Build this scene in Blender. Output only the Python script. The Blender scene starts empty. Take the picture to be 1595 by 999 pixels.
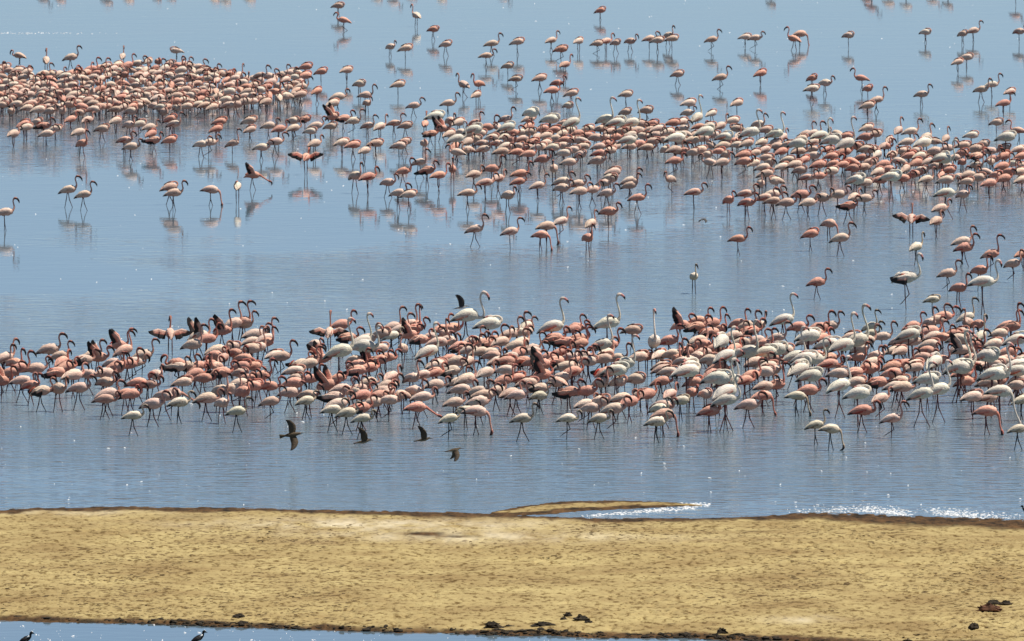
import bpy, math, random
import numpy as np

# ------------------------------------------------------------------ camera, sky, sun, exposure
IW, IH, HOR, HCAM = 1595.0, 999.0, -916.0, 24.7      # photo size, horizon row (above the frame), eye height over the water
FOCAL, SENSOR = 300.0, 22.5
FPX = FOCAL / SENSOR * IW
PITCH = math.atan((IH / 2 - HOR) / FPX)
scene = bpy.context.scene
cam_d = bpy.data.cameras.new('camera')
cam_d.lens, cam_d.sensor_width, cam_d.clip_start, cam_d.clip_end = FOCAL, SENSOR, 1.0, 20000.0
cam_d.dof.use_dof, cam_d.dof.focus_distance, cam_d.dof.aperture_fstop = True, 322.0, 5.6
cam = bpy.data.objects.new('camera', cam_d)
cam.location = (0, 0, HCAM)
cam.rotation_euler = (math.pi / 2 - PITCH, 0, 0)
scene.collection.objects.link(cam)
scene.camera = cam

SUN_EL, SUN_AZ = math.radians(64), math.radians(86)    # azimuth from the view direction towards the right
world = bpy.data.worlds.new('World')
scene.world = world
world.use_nodes = True
wn = world.node_tree
sky = wn.nodes.new('ShaderNodeTexSky')
sky.sky_type = 'NISHITA'
sky.sun_disc = False
sky.sun_elevation, sky.sun_rotation = SUN_EL, SUN_AZ
sky.altitude, sky.air_density, sky.dust_density, sky.ozone_density = 1750, 0.65, 0.08, 1.5
bg = wn.nodes['Background']
bg.inputs['Strength'].default_value = 0.074
wn.links.new(sky.outputs['Color'], bg.inputs['Color'])
sun_d = bpy.data.lights.new('sun', 'SUN')
sun_d.energy, sun_d.angle, sun_d.color = 5.0, math.radians(0.53), (1.0, 0.95, 0.87)
sun = bpy.data.objects.new('sun', sun_d)
sd = (math.sin(SUN_AZ) * math.cos(SUN_EL), math.cos(SUN_AZ) * math.cos(SUN_EL), math.sin(SUN_EL))
from mathutils import Vector
sun.rotation_euler = Vector(sd).to_track_quat('Z', 'Y').to_euler()
sun.location = (30, 330, 60)
scene.collection.objects.link(sun)
scene.view_settings.view_transform = 'Standard'
scene.view_settings.look = 'None'
scene.view_settings.exposure = 0.3
scene.view_settings.gamma = 1.0

# ------------------------------------------------------------------ helpers
RND = random.Random(7)
COL = scene.collection


def ground(px, py, z=0.0):
    """photo pixel -> point on the level plane at height z"""
    cp, sp = math.cos(PITCH), math.sin(PITCH)
    a, b = px - IW / 2, IH / 2 - py
    dx, dy, dz = a, FPX * cp + b * sp, -FPX * sp + b * cp
    k = (z - HCAM) / dz
    return (dx * k, dy * k, z)


def pxm(py):
    return (py - HOR) / HCAM


def hsh(ix, iy, s):
    h = (ix.astype(np.int64) * 374761393 + iy.astype(np.int64) * 668265263 + s * 974711) & 0xffffffff
    h = ((h ^ (h >> 13)) * 1274126177) & 0xffffffff
    return ((h ^ (h >> 16)) & 0xffff) / 65535.0


def vnoise(x, y, s=0):
    ix, iy = np.floor(x), np.floor(y)
    fx, fy = x - ix, y - iy
    fx, fy = fx * fx * (3 - 2 * fx), fy * fy * (3 - 2 * fy)
    ix, iy = ix.astype(np.int64), iy.astype(np.int64)
    a, b = hsh(ix, iy, s), hsh(ix + 1, iy, s)
    c, d = hsh(ix, iy + 1, s), hsh(ix + 1, iy + 1, s)
    return (a * (1 - fx) + b * fx) * (1 - fy) + (c * (1 - fx) + d * fx) * fy - 0.5


def fbm(x, y, s=0, n=4):
    r, a = 0, 1.0
    for i in range(n):
        r = r + a * vnoise(x, y, s + i * 17)
        x, y, a = x * 2.03 + 5.1, y * 2.03 + 1.7, a * 0.5
    return r


def smooth(x, a, b):
    t = np.clip((x - a) / (b - a), 0, 1)
    return t * t * (3 - 2 * t)


def tag(o, label=None, cat=None, group=None, kind=None):
    for k, v in (('label', label), ('category', cat), ('group', group), ('kind', kind)):
        if v:
            o[k] = v
    return o


class Geo:
    """vertices, faces and one colour per vertex of a single mesh"""
    def __init__(self):
        self.v, self.f, self.c = [], [], []

    def add(self, v, f, c):
        n = len(self.v)
        self.v += [tuple(p) for p in v]
        self.f += [tuple(i + n for i in q) for q in f]
        self.c += [tuple(x) for x in c]

    def mesh(self, name, mat, smooth_=True):
        m = bpy.data.meshes.new(name)
        m.from_pydata(self.v, [], self.f)
        at = m.attributes.new('plumage', 'FLOAT_COLOR', 'POINT')
        a = np.ones((len(self.v), 4), np.float32)
        a[:, :3] = np.array(self.c, np.float32)
        at.data.foreach_set('color', a.ravel())
        m.polygons.foreach_set('use_smooth', np.full(len(m.polygons), smooth_))
        m.materials.append(mat)
        m.update()
        return m


def link(name, mesh, loc=(0, 0, 0), rz=0.0, sc=1.0):
    o = bpy.data.objects.new(name, mesh)
    o.location = loc
    o.rotation_euler = (0, 0, rz)
    o.scale = (sc, sc, sc)
    COL.objects.link(o)
    return o


def catmull(P, n):
    P = np.array(P, float)
    Q = np.vstack([2 * P[0] - P[1], P, 2 * P[-1] - P[-2]])
    out = []
    for i in range(len(P) - 1):
        p0, p1, p2, p3 = Q[i:i + 4]
        for t in np.linspace(0, 1, n, endpoint=False):
            out.append(0.5 * (2 * p1 + (p2 - p0) * t + (2 * p0 - 5 * p1 + 4 * p2 - p3) * t * t + (3 * p1 - p0 - 3 * p2 + p3) * t ** 3))
    out.append(P[-1])
    return np.array(out)


def loft(g, P, rw, rh, seg, colf):
    """tube through points P with half-width rw and half-height rh; colf(k, s, up) -> colour"""
    P = np.array(P, float)
    n = len(P)
    T = np.gradient(P, axis=0)
    T /= np.linalg.norm(T, axis=1)[:, None] + 1e-9
    V, C, F = [], [], []
    for k in range(n):
        t = T[k]
        s = np.array([0., 1., 0.]) - t * t[1]
        if np.linalg.norm(s) < 0.2:
            s = np.array([1., 0., 0.]) - t * t[0]
        s /= np.linalg.norm(s)
        u = np.cross(t, s)
        for j in range(seg):
            a = 2 * math.pi * j / seg
            V.append(P[k] + s * math.cos(a) * rw[k] + u * math.sin(a) * rh[k])
            C.append(colf(k / (n - 1), math.cos(a), math.sin(a)))
    for k in range(n - 1):
        for j in range(seg):
            F.append((k * seg + j, k * seg + (j + 1) % seg, (k + 1) * seg + (j + 1) % seg, (k + 1) * seg + j))
    F.append(tuple(range(seg))[::-1])
    F.append(tuple((n - 1) * seg + j for j in range(seg)))
    g.add(V, F, C)


def mixc(a, b, t):
    t = max(0.0, min(1.0, t))
    return tuple(x + (y - x) * t for x, y in zip(a, b))


# ------------------------------------------------------------------ materials
def new_mat(name):
    m = bpy.data.materials.new(name)
    m.use_nodes = True
    nt = m.node_tree
    return m, nt, nt.nodes['Principled BSDF']


def node(nt, kind, **kw):
    n = nt.nodes.new(kind)
    for k, v in kw.items():
        if k in n.inputs:
            n.inputs[k].default_value = v
        else:
            setattr(n, k, v)
    return n


def mapped(nt, scale, kind='Object'):
    tc = node(nt, 'ShaderNodeTexCoord')
    mp = node(nt, 'ShaderNodeMapping')
    mp.inputs['Scale'].default_value = scale
    nt.links.new(tc.outputs[kind], mp.inputs['Vector'])
    return mp.outputs['Vector']


def mat_plumage():
    m, nt, b = new_mat('feathers')
    at = node(nt, 'ShaderNodeAttribute', attribute_name='plumage')
    no = node(nt, 'ShaderNodeTexNoise', Scale=1.0, Detail=3.0)
    nt.links.new(mapped(nt, (22, 30, 60)), no.inputs['Vector'])
    oi = node(nt, 'ShaderNodeObjectInfo')
    mr = node(nt, 'ShaderNodeMapRange')
    mr.inputs['To Min'].default_value, mr.inputs['To Max'].default_value = 0.42, 1.5
    nt.links.new(no.outputs['Fac'], mr.inputs['Value'])
    mo = node(nt, 'ShaderNodeMapRange')
    mo.inputs['To Min'].default_value, mo.inputs['To Max'].default_value = 0.84, 1.06
    nt.links.new(oi.outputs['Random'], mo.inputs['Value'])
    mu = node(nt, 'ShaderNodeMath', operation='MULTIPLY')
    nt.links.new(mr.outputs['Result'], mu.inputs[0])
    nt.links.new(mo.outputs['Result'], mu.inputs[1])
    hs = node(nt, 'ShaderNodeHueSaturation')
    nt.links.new(at.outputs['Color'], hs.inputs['Color'])
    nt.links.new(mu.outputs['Value'], hs.inputs['Value'])
    nt.links.new(hs.outputs['Color'], b.inputs['Base Color'])
    b.inputs['Roughness'].default_value = 0.75
    b.inputs['Specular IOR Level'].default_value = 0.25
    bp = node(nt, 'ShaderNodeBump', Strength=0.8, Distance=0.02)
    nt.links.new(no.outputs['Fac'], bp.inputs['Height'])
    nt.links.new(bp.outputs['Normal'], b.inputs['Normal'])
    return m


def mat_water():
    m, nt, b = new_mat('lake_water')
    L = nt.links.new
    # wind patches: long bands of ripple and of calm
    band = node(nt, 'ShaderNodeTexNoise', Scale=1.0, Detail=3.0, Roughness=0.55)
    L(mapped(nt, (0.035, 0.02, 1)), band.inputs['Vector'])
    br = node(nt, 'ShaderNodeMapRange')
    br.inputs['From Min'].default_value, br.inputs['From Max'].default_value = 0.40, 0.62
    L(band.outputs['Fac'], br.inputs['Value'])
    # the wind dies away over the far water
    tc = node(nt, 'ShaderNodeTexCoord')
    sx = node(nt, 'ShaderNodeSeparateXYZ')
    L(tc.outputs['Object'], sx.inputs['Vector'])
    lee = node(nt, 'ShaderNodeMapRange')
    lee.inputs['From Min'].default_value, lee.inputs['From Max'].default_value = 395.0, 490.0
    lee.inputs['To Min'].default_value, lee.inputs['To Max'].default_value = 1.0, 0.0
    L(sx.outputs['Y'], lee.inputs['Value'])
    wind = node(nt, 'ShaderNodeMath', operation='MULTIPLY')
    L(br.outputs['Result'], wind.inputs[0])
    L(lee.outputs['Result'], wind.inputs[1])
    # ripples
    r1 = node(nt, 'ShaderNodeTexNoise', Scale=1.0, Detail=2.0)
    L(mapped(nt, (1.1, 2.2, 1)), r1.inputs['Vector'])
    r2 = node(nt, 'ShaderNodeTexNoise', Scale=1.0, Detail=2.0)
    L(mapped(nt, (0.22, 0.55, 1)), r2.inputs['Vector'])
    s1 = node(nt, 'ShaderNodeMapRange')
    s1.inputs['To Min'].default_value, s1.inputs['To Max'].default_value = 0.04, 0.8
    L(wind.outputs['Value'], s1.inputs['Value'])
    b2 = node(nt, 'ShaderNodeBump', Strength=0.06, Distance=0.06)
    L(r2.outputs['Fac'], b2.inputs['Height'])
    b1 = node(nt, 'ShaderNodeBump', Distance=0.10)
    L(s1.outputs['Result'], b1.inputs['Strength'])
    L(r1.outputs['Fac'], b1.inputs['Height'])
    L(b2.outputs['Normal'], b1.inputs['Normal'])
    L(b1.outputs['Normal'], b.inputs['Normal'])
    rr = node(nt, 'ShaderNodeMapRange')
    rr.inputs['To Min'].default_value, rr.inputs['To Max'].default_value = 0.03, 0.13
    L(wind.outputs['Value'], rr.inputs['Value'])
    L(rr.outputs['Result'], b.inputs['Roughness'])
    mud = node(nt, 'ShaderNodeTexNoise', Scale=1.0, Detail=3.0)
    L(mapped(nt, (0.25, 0.06, 1)), mud.inputs['Vector'])
    cr = node(nt, 'ShaderNodeMix', data_type='RGBA')
    cr.inputs[6].default_value = (0.115, 0.185, 0.235, 1)
    cr.inputs[7].default_value = (0.15, 0.195, 0.225, 1)
    L(mud.outputs['Fac'], cr.inputs['Factor'])
    L(cr.outputs[2], b.inputs['Base Color'])
    b.inputs['IOR'].default_value = 1.33
    return m


def mat_sand():
    m, nt, b = new_mat('lake_sand')
    L = nt.links.new
    wet = node(nt, 'ShaderNodeAttribute', attribute_name='wet')
    crust = node(nt, 'ShaderNodeAttribute', attribute_name='crust')
    n1 = node(nt, 'ShaderNodeTexNoise', Scale=1.0, Detail=5.0, Roughness=0.65)
    L(mapped(nt, (0.45, 0.42, 1)), n1.inputs['Vector'])
    n2 = node(nt, 'ShaderNodeTexNoise', Scale=1.0, Detail=4.0, Roughness=0.7)
    L(mapped(nt, (6.5, 2.6, 9)), n2.inputs['Vector'])
    c1 = node(nt, 'ShaderNodeValToRGB')
    e = c1.color_ramp.elements
    e[0].position, e[0].color = 0.34, (0.26, 0.182, 0.078, 1)
    e[1].position, e[1].color = 0.66, (0.42, 0.33, 0.148, 1)
    L(n1.outputs['Fac'], c1.inputs['Fac'])
    c2 = node(nt, 'ShaderNodeValToRGB')
    e = c2.color_ramp.elements
    e[0].position, e[0].color = 0.36, (0.34, 0.28, 0.20, 1)
    e[1].position, e[1].color = 0.50, (1.0, 1.0, 1.0, 1)
    L(n2.outputs['Fac'], c2.inputs['Fac'])
    mu = node(nt, 'ShaderNodeMix', data_type='RGBA', blend_type='MULTIPLY')
    mu.inputs['Factor'].default_value = 1.0
    L(c1.outputs['Color'], mu.inputs[6])
    L(c2.outputs['Color'], mu.inputs[7])
    mc = node(nt, 'ShaderNodeMix', data_type='RGBA')
    mc.inputs[7].default_value = (0.60, 0.52, 0.36, 1)
    L(crust.outputs['Fac'], mc.inputs['Factor'])
    L(mu.outputs[2], mc.inputs[6])
    mw = node(nt, 'ShaderNodeMix', data_type='RGBA')
    n3 = node(nt, 'ShaderNodeTexNoise', Scale=1.0, Detail=5.0, Roughness=0.75)
    L(mapped(nt, (3.0, 0.9, 1)), n3.inputs['Vector'])
    c3 = node(nt, 'ShaderNodeValToRGB')
    e = c3.color_ramp.elements
    e[0].position, e[0].color = 0.38, (0.022, 0.016, 0.010, 1)
    e[1].position, e[1].color = 0.64, (0.125, 0.068, 0.028, 1)
    L(n3.outputs['Fac'], c3.inputs['Fac'])
    L(c3.outputs['Color'], mw.inputs[7])
    L(wet.outputs['Fac'], mw.inputs['Factor'])
    L(mc.outputs[2], mw.inputs[6])
    L(mw.outputs[2], b.inputs['Base Color'])
    rg = node(nt, 'ShaderNodeMapRange')
    rg.inputs['To Min'].default_value, rg.inputs['To Max'].default_value = 0.95, 0.9
    L(wet.outputs['Fac'], rg.inputs['Value'])
    L(rg.outputs['Result'], b.inputs['Roughness'])
    b.inputs['Specular IOR Level'].default_value = 0.08
    bp = node(nt, 'ShaderNodeBump', Strength=0.7, Distance=0.03)
    L(n2.outputs['Fac'], bp.inputs['Height'])
    L(bp.outputs['Normal'], b.inputs['Normal'])
    return m


def mat_plain(name, c1, c2, scale, rough=0.9):
    m, nt, b = new_mat(name)
    n = node(nt, 'ShaderNodeTexNoise', Scale=1.0, Detail=4.0)
    nt.links.new(mapped(nt, (scale, scale, scale)), n.inputs['Vector'])
    r = node(nt, 'ShaderNodeValToRGB')
    r.color_ramp.elements[0].position, r.color_ramp.elements[0].color = 0.35, c1 + (1,)
    r.color_ramp.elements[1].position, r.color_ramp.elements[1].color = 0.65, c2 + (1,)
    nt.links.new(n.outputs['Fac'], r.inputs['Fac'])
    nt.links.new(r.outputs['Color'], b.inputs['Base Color'])
    b.inputs['Roughness'].default_value = rough
    b.inputs['Specular IOR Level'].default_value = 0.2
    bp = node(nt, 'ShaderNodeBump', Strength=0.6, Distance=0.02)
    nt.links.new(n.outputs['Fac'], bp.inputs['Height'])
    nt.links.new(bp.outputs['Normal'], b.inputs['Normal'])
    return m


M_FEATHER = mat_plumage()
M_WATER = mat_water()
M_SAND = mat_sand()
M_MUD = mat_plain('dark_mud', (0.010, 0.008, 0.005), (0.05, 0.037, 0.022), 18)
M_BROWN = mat_plain('red_brown_mud', (0.035, 0.014, 0.008), (0.16, 0.075, 0.04), 10)
M_CLOD = mat_plain('sand_clod', (0.07, 0.045, 0.02), (0.24, 0.165, 0.075), 6)
M_WHITE = mat_plain('foam_and_glint_white', (0.62, 0.63, 0.62), (0.85, 0.86, 0.86), 9)

# ------------------------------------------------------------------ setting: lake and sandbar
g = Geo()
g.add([(-6000, -3000, 0), (6000, -3000, 0), (6000, 9000, 0), (-6000, 9000, 0)], [(0, 1, 2, 3)], [(0, 0, 0)] * 4)
lake = link('lake_water', g.mesh('lake_water', M_WATER))
tag(lake, 'grey-blue rippled lake water with wind streaks around the sandbar', 'water', kind='structure')

FAR_X = [-900, -400, 0, 60, 200, 330, 420, 560, 690, 790, 860, 960, 1080, 1180, 1260, 1340, 1420, 1500, 1595, 2000, 2600]
FAR_Y = [800, 797, 795, 791.5, 789.5, 791, 793, 796, 797, 802, 806, 807.5, 807, 804.5, 799.5, 800.5, 803.5, 807, 810, 812, 812]
NEAR_X = [-900, -300, 0, 120, 250, 330, 400, 560, 700, 790, 850, 950, 1060, 1140, 1230, 1320, 1595, 2000, 2600]
NEAR_Y = [955, 962, 967, 970, 973, 977, 978.5, 984, 987.5, 990.5, 990, 995, 994, 999, 999.5, 1004, 1008, 1012, 1012]


def to_px(X, Y, Z=0.0):
    cp, sp = math.cos(PITCH), math.sin(PITCH)
    h = Z - HCAM
    dep = Y * cp - h * sp
    up = Y * sp + h * cp
    return IW / 2 + FPX * X / dep, IH / 2 - FPX * up / dep


def sand_height(X, Y):
    px, py = to_px(X, Y)
    wob = fbm(X * 0.9, Y * 0.25, 3, 4)
    far = np.interp(px, FAR_X, FAR_Y) + 1.6 * wob
    near = np.interp(px, NEAR_X, NEAR_Y) + 2.0 * fbm(X * 1.3, Y * 0.4, 9, 4)
    a = py - far                     # rows inside the far shore
    b = near - py                    # rows inside the near shore
    wide = 5 + 14 * smooth(px, 1120, 1420) + 1.5 * smooth(px, 380, 700) * (1 - smooth(px, 700, 800))
    z = -0.16 + 0.16 * smooth(a, -8, 0) + 0.03 * smooth(a, 0, 1) * np.minimum(a / wide, 1) + 0.11 * smooth(a, wide * 0.8, wide + 45)
    zn = -0.16 + 0.16 * smooth(b, -5, 0) + 0.05 * smooth(b, 0, 2.5) + 0.10 * smooth(b, 2, 40)
    z = np.minimum(z, zn)
    # hooked spit beyond the main shore
    t = np.clip((px - 780) / (1088 - 780), -0.2, 1.1)
    cy = np.interp(px, [770, 830, 900, 960, 1030, 1090], [801, 794.5, 788.5, 787, 786, 787.5])
    hw = np.interp(px, [760, 800, 860, 920, 980, 1040, 1092], [3, 8, 11.5, 10, 8, 5.0, 0.4])
    d = np.abs(py - cy + 0.8 * wob) / hw
    sp_ = np.where((px > 765) & (px < 1095), -0.015 + 0.04 * (1 - np.clip(d, 0, 1.4) ** 2), -1)
    z = np.maximum(z, sp_)
    return z, a, b, px, py, d


xs = np.concatenate([np.linspace(-30, -12.2, 90)[:-1], np.arange(-12.2, 12.2, 0.05), np.linspace(12.2, 30, 90)])
ys = np.arange(268.5, 314.5, 0.075)
XX, YY = np.meshgrid(xs, ys)
ZZ, A, B, PX, PY, SPD = sand_height(XX, YY)
land = smooth(ZZ, 0.005, 0.06)
rough = fbm(XX * 7, YY * 3.5, 21, 3)
pits = smooth(fbm(XX * 5.5, YY * 2.2, 33, 3), 0.16, 0.42) * smooth(fbm(XX * 0.45, YY * 0.16, 37, 3), -0.22, 0.3)
ZZ = ZZ + land * (0.016 * rough - 0.035 * pits + 0.03 * fbm(XX * 0.8, YY * 0.3, 41, 3)) + (1 - land) * 0.012 * rough
far_w = 9.5 + 13 * smooth(PX, 1120, 1420) + 2.5 * smooth(PX, 450, 690) * (1 - smooth(PX, 740, 800))
wetn = fbm(XX * 1.6, YY * 0.5, 51, 4)
wet = 1 - smooth(A + 5.0 * wetn, far_w * 0.5, far_w * 1.0)
wet = np.maximum(wet, 1 - smooth(B + 4.5 * wetn, 2.0, 7.0))
spit = (PY < np.interp(PX, FAR_X, FAR_Y) - 1.5)
wet = np.where(spit, smooth(SPD + 0.35 * wetn, 0.30, 0.48), wet)
puddle = np.exp(-(((PX - 655) / 40) ** 2 + ((PY - 841) / 3.6) ** 2)) + 0.7 * np.exp(-(((PX - 715) / 38) ** 2 + ((PY - 845.5) / 2.0) ** 2)) \
    + 0.7 * np.exp(-(((PX - 1168) / 30) ** 2 + ((PY - 834) / 2.0) ** 2)) + 0.35 * np.exp(-(((PX - 300) / 40) ** 2 + ((PY - 810) / 4) ** 2))
wet = np.clip(np.maximum(wet, puddle * (1.0 + 0.9 * wetn)), 0, 1)
crust = np.exp(-(((PX - 590) / 230) ** 2 + ((PY - 822) / 11) ** 2)) + 0.7 * np.exp(-(((PX - 760) / 260) ** 2 + ((PY - 845) / 9) ** 2)) \
    + 0.45 * np.exp(-(((PX - 120) / 130) ** 2 + ((PY - 800) / 6) ** 2)) + 0.6 * np.exp(-(((PX - 1250) / 60) ** 2 + ((PY - 975) / 5) ** 2))
crust = np.clip(crust * (0.55 + 1.1 * fbm(XX * 2.2, YY * 0.7, 61, 4)), 0, 0.85)
ny, nx = XX.shape
verts = np.stack([XX, YY, ZZ], -1).reshape(-1, 3)
ii = np.arange(ny * nx).reshape(ny, nx)
quads = np.stack([ii[:-1, :-1], ii[:-1, 1:], ii[1:, 1:], ii[1:, :-1]], -1).reshape(-1, 4)
zq = ZZ.reshape(-1)[quads].max(1)
quads = quads[zq > -0.10]
me = bpy.data.meshes.new('sandbar')
me.vertices.add(len(verts))
me.vertices.foreach_set('co', verts.astype(np.float32).ravel())
me.loops.add(quads.size)
me.loops.foreach_set('vertex_index', quads.astype(np.int32).ravel())
me.polygons.add(len(quads))
me.polygons.foreach_set('loop_start', np.arange(0, quads.size, 4, dtype=np.int32))
me.polygons.foreach_set('loop_total', np.full(len(quads), 4, np.int32))
me.polygons.foreach_set('use_smooth', np.ones(len(quads), bool))
for nm, arr in (('wet', wet), ('crust', crust)):
    at = me.attributes.new(nm, 'FLOAT', 'POINT')
    at.data.foreach_set('value', arr.astype(np.float32).ravel())
me.update(calc_edges=True)
me.materials.append(M_SAND)
sandbar = link('sandbar', me)
tag(sandbar, 'low tan sandbar with dark wet edges and a hooked spit', 'sand', kind='structure')


def lump(r, sx, sy, sz, seg=7, rings=5):
    """one irregular clod standing on z = 0"""
    v, f = [], []
    for k in range(rings):
        ph = (k / (rings - 1)) * math.pi * 0.62
        for j in range(seg):
            a = 2 * math.pi * j / seg + 0.3 * k
            q = r.uniform(0.55, 1.3)
            v.append((sx * q * math.sin(ph + 0.08) * math.cos(a), sy * q * math.sin(ph + 0.08) * math.sin(a), sz * (math.cos(ph) * r.uniform(0.6, 1.25) + 0.22)))
    for k in range(rings - 1):
        for j in range(seg):
            f.append((k * seg + j, k * seg + (j + 1) % seg, (k + 1) * seg + (j + 1) % seg, (k + 1) * seg + j)[::-1])
    f.append(tuple(range(seg)))
    return v, f


def zat(x, y):
    i = int(np.clip(np.searchsorted(xs, x), 1, nx - 1))
    j = int(np.clip(np.searchsorted(ys, y), 1, ny - 1))
    return float(ZZ[j, i]), float(A[j, i]), float(B[j, i])


# crumbs of sand and mud, coloured dark to imitate shaded pits too
r = random.Random(11)
g = Geo()
n = 0
cl = fbm(XX * 0.5, YY * 0.14, 71, 4)
while n < 7000:
    x, y = r.uniform(-12, 12), r.uniform(272, 309)
    z, a, b = zat(x, y)
    if z < 0.03:
        continue
    i, j = np.searchsorted(xs, x) - 1, np.searchsorted(ys, y) - 1
    if r.random() > 0.25 + 1.8 * float(cl[j, i]):
        continue
    s = r.choice((0.010, 0.012, 0.016, 0.020, 0.026))
    v, f = lump(r, s * r.uniform(1, 4), s * r.uniform(1, 2.2), s * r.uniform(0.3, 0.6), 5, 3)
    g.add([(p[0] + x, p[1] + y, p[2] + z - 0.004) for p in v], f, [(0, 0, 0)] * len(v))
    n += 1
tag(link('sand_crumbs', g.mesh('sand_crumbs', M_CLOD, False)), 'small dark mud crumbs, also standing in for shaded pits, over the sandbar', 'mud crumbs', kind='stuff')

# dark ragged mud along the near waterline
g = Geo()
for n in range(1700):
    px = r.uniform(-20, 1600)
    dens = 0.08 + 0.92 * max(math.exp(-((px - 330) / 110) ** 2), math.exp(-((px - 860) / 110) ** 2), math.exp(-((px - 1050) / 60) ** 2), math.exp(-((px - 1150) / 50) ** 2), 0.5 * math.exp(-((px - 590) / 40) ** 2))
    if r.random() > dens:
        continue
    py = float(np.interp(px, NEAR_X, NEAR_Y)) - r.uniform(-0.5, 4.5)
    x, y, _ = ground(px, py)
    z, a, b = zat(x, y)
    s = r.choice((0.012, 0.016, 0.022, 0.035))
    v, f = lump(r, s * r.uniform(1, 3.2), s * r.uniform(1, 4), s * r.uniform(0.3, 1.1), 7, 4)
    g.add([(p[0] + x, p[1] + y, p[2] + max(z, -0.01) - 0.006) for p in v], f, [(0, 0, 0)] * len(v))
tag(link('shore_mud', g.mesh('shore_mud', M_MUD)), 'ragged dark mud crumbling along the near waterline of the sandbar', 'mud', kind='stuff')

# named clods
CLODS = [
    (768, 982, .20, .16, .11, 'm', 'big black clod overhanging the water edge beside a low mud bank'),
    (792, 980.5, .13, .10, .04, 'm', 'flat black mud slab on the bank beside the big overhanging clod'),
    (846, 980, .24, .14, .07, 'm', 'long low black mud slab below the two leaning clods'),
    (884, 969, .10, .10, .08, 'm', 'small cracked grey clod beside the tilted oblong clod'),
    (878, 973, .07, .08, .05, 'm', 'smallest cracked clod under the grey clod by the oblong one'),
    (905, 974, .15, .12, .10, 'm', 'tilted oblong dark clod on the dry sand above the near waterline'),
    (917, 977, .09, .09, .05, 'm', 'low dark lump leaning on the tilted oblong clod'),
    (372, 966.5, .15, .12, .065, 'm', 'twin-topped dark clod on the bank behind the lapwing in the water'),
    (462, 978.5, .10, .10, .05, 'm', 'lone black clod at the waterline with nothing close to it'),
    (1124, 991, .13, .11, .10, 'm', 'pale-topped black clod heading a line of mud at the near waterline'),
    (1150, 993.5, .17, .12, .05, 'm', 'low black mud slab trailing behind the pale-topped clod'),
    (1541, 962, .26, .14, .13, 'b', 'reddish-brown lump like a fallen log on the dry sand'),
    (1548, 951.5, .18, .13, .09, 'm', 'black clod just behind the reddish-brown lump'),
    (1566, 952.5, .14, .11, .08, 'm', 'black clod with a thin twig-like tail behind the reddish-brown lump'),
    (1517, 987, .12, .10, .11, 'm', 'wedge-shaped black clod alone below the reddish-brown lump'),
]
r = random.Random(5)
for px, py, sx, sy, sz, mt, lab in CLODS:
    v, f = lump(r, sx, sy, sz, 11, 7)
    gg = Geo()
    gg.add(v, f, [(0, 0, 0)] * len(v))
    x, y, _ = ground(px, py)
    z, a, b = zat(x, y)
    o = link('mud_clod', gg.mesh('mud_clod', M_BROWN if mt == 'b' else M_MUD, False), (x, y, max(z, 0) - 0.02), r.uniform(-0.4, 0.4))
    tag(o, lab, 'clod', 'dark clods on the sandbar')

# foam, then white flecks for sun glints and drifting feathers
r = random.Random(3)
g = Geo()
for n in range(2600):
    q = r.random()
    if q < 0.72:
        px = r.triangular(1220, 1600, 1450)
        py = float(np.interp(px, FAR_X, FAR_Y)) - abs(r.gauss(0, 5.0)) - 0.4 + 1.5 * math.sin(px * 0.05) - 2.5 * r.random() * r.random()
    elif q < 0.92:
        px = r.uniform(905, 1085)
        py = 804.5 - (px - 905) / 180 * 14 + r.gauss(0, 1.5)
    else:
        px = r.uniform(1060, 1105)
        py = 786.5 + r.gauss(0, 1.6)
    x, y, _ = ground(px, py)
    if zat(x, y)[0] > 0.004:
        continue
    if fbm(np.array([x * 1.1]), np.array([y * .35]), 81, 3)[0] < r.uniform(-.5, .35):
        continue
    s = r.choice((0.007, 0.010, 0.014, 0.022))
    v, f = lump(r, s * r.uniform(1, 3), s * r.uniform(1, 3), s * 0.45, 6, 4)
    g.add([(p[0] + x, p[1] + y, p[2] - 0.003) for p in v], f, [(0, 0, 0)] * len(v))
for n in range(70):
    x, y, _ = ground(r.triangular(-20, 190, 20), 52 + r.gauss(0, .7))
    v, f = lump(r, .02 * r.uniform(1, 3), .04, .008, 6, 4)
    g.add([(p[0] + x, p[1] + y, p[2] - 0.003) for p in v], f, [(0, 0, 0)] * len(v))
tag(link('shore_foam', g.mesh('shore_foam', M_WHITE)), 'white foam washed up along the far waterline of the sandbar', 'foam', kind='stuff')

g = Geo()
for n in range(1500):  # solid white flecks imitate sun glints on the water, beside real feathers
    t = r.random()
    y = 274 + 300 * t ** 2.1
    x = r.uniform(-0.042, 0.042) * y
    if 268.6 < y < 314 and zat(x, y)[0] > -0.004:
        continue
    s = r.choice((0.007, 0.008, 0.010, 0.012, 0.020))
    L_, W_, a = s * r.uniform(1.2, 2.4), s * 0.8, r.uniform(0, 3.14)
    pts = [(-L_, 0, 0.002), (-L_ * .3, W_, 0.004), (L_ * .6, W_ * .6, 0.008), (L_, 0, s * 0.9), (L_ * .6, -W_ * .6, 0.008), (-L_ * .3, -W_, 0.004), (0, 0, s * .9)]
    g.add([(x + p[0] * math.cos(a) - p[1] * math.sin(a), y + p[0] * math.sin(a) + p[1] * math.cos(a), p[2]) for p in pts],
          [(0, 6, 1), (1, 6, 2), (2, 6, 3), (3, 6, 4), (4, 6, 5), (5, 6, 0)], [(0, 0, 0)] * 7)
tag(link('glints_and_feathers', g.mesh('glints_and_feathers', M_WHITE)), 'tiny white flecks for sun glints and drifting feathers all over the lake', 'feathers', kind='stuff')

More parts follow.
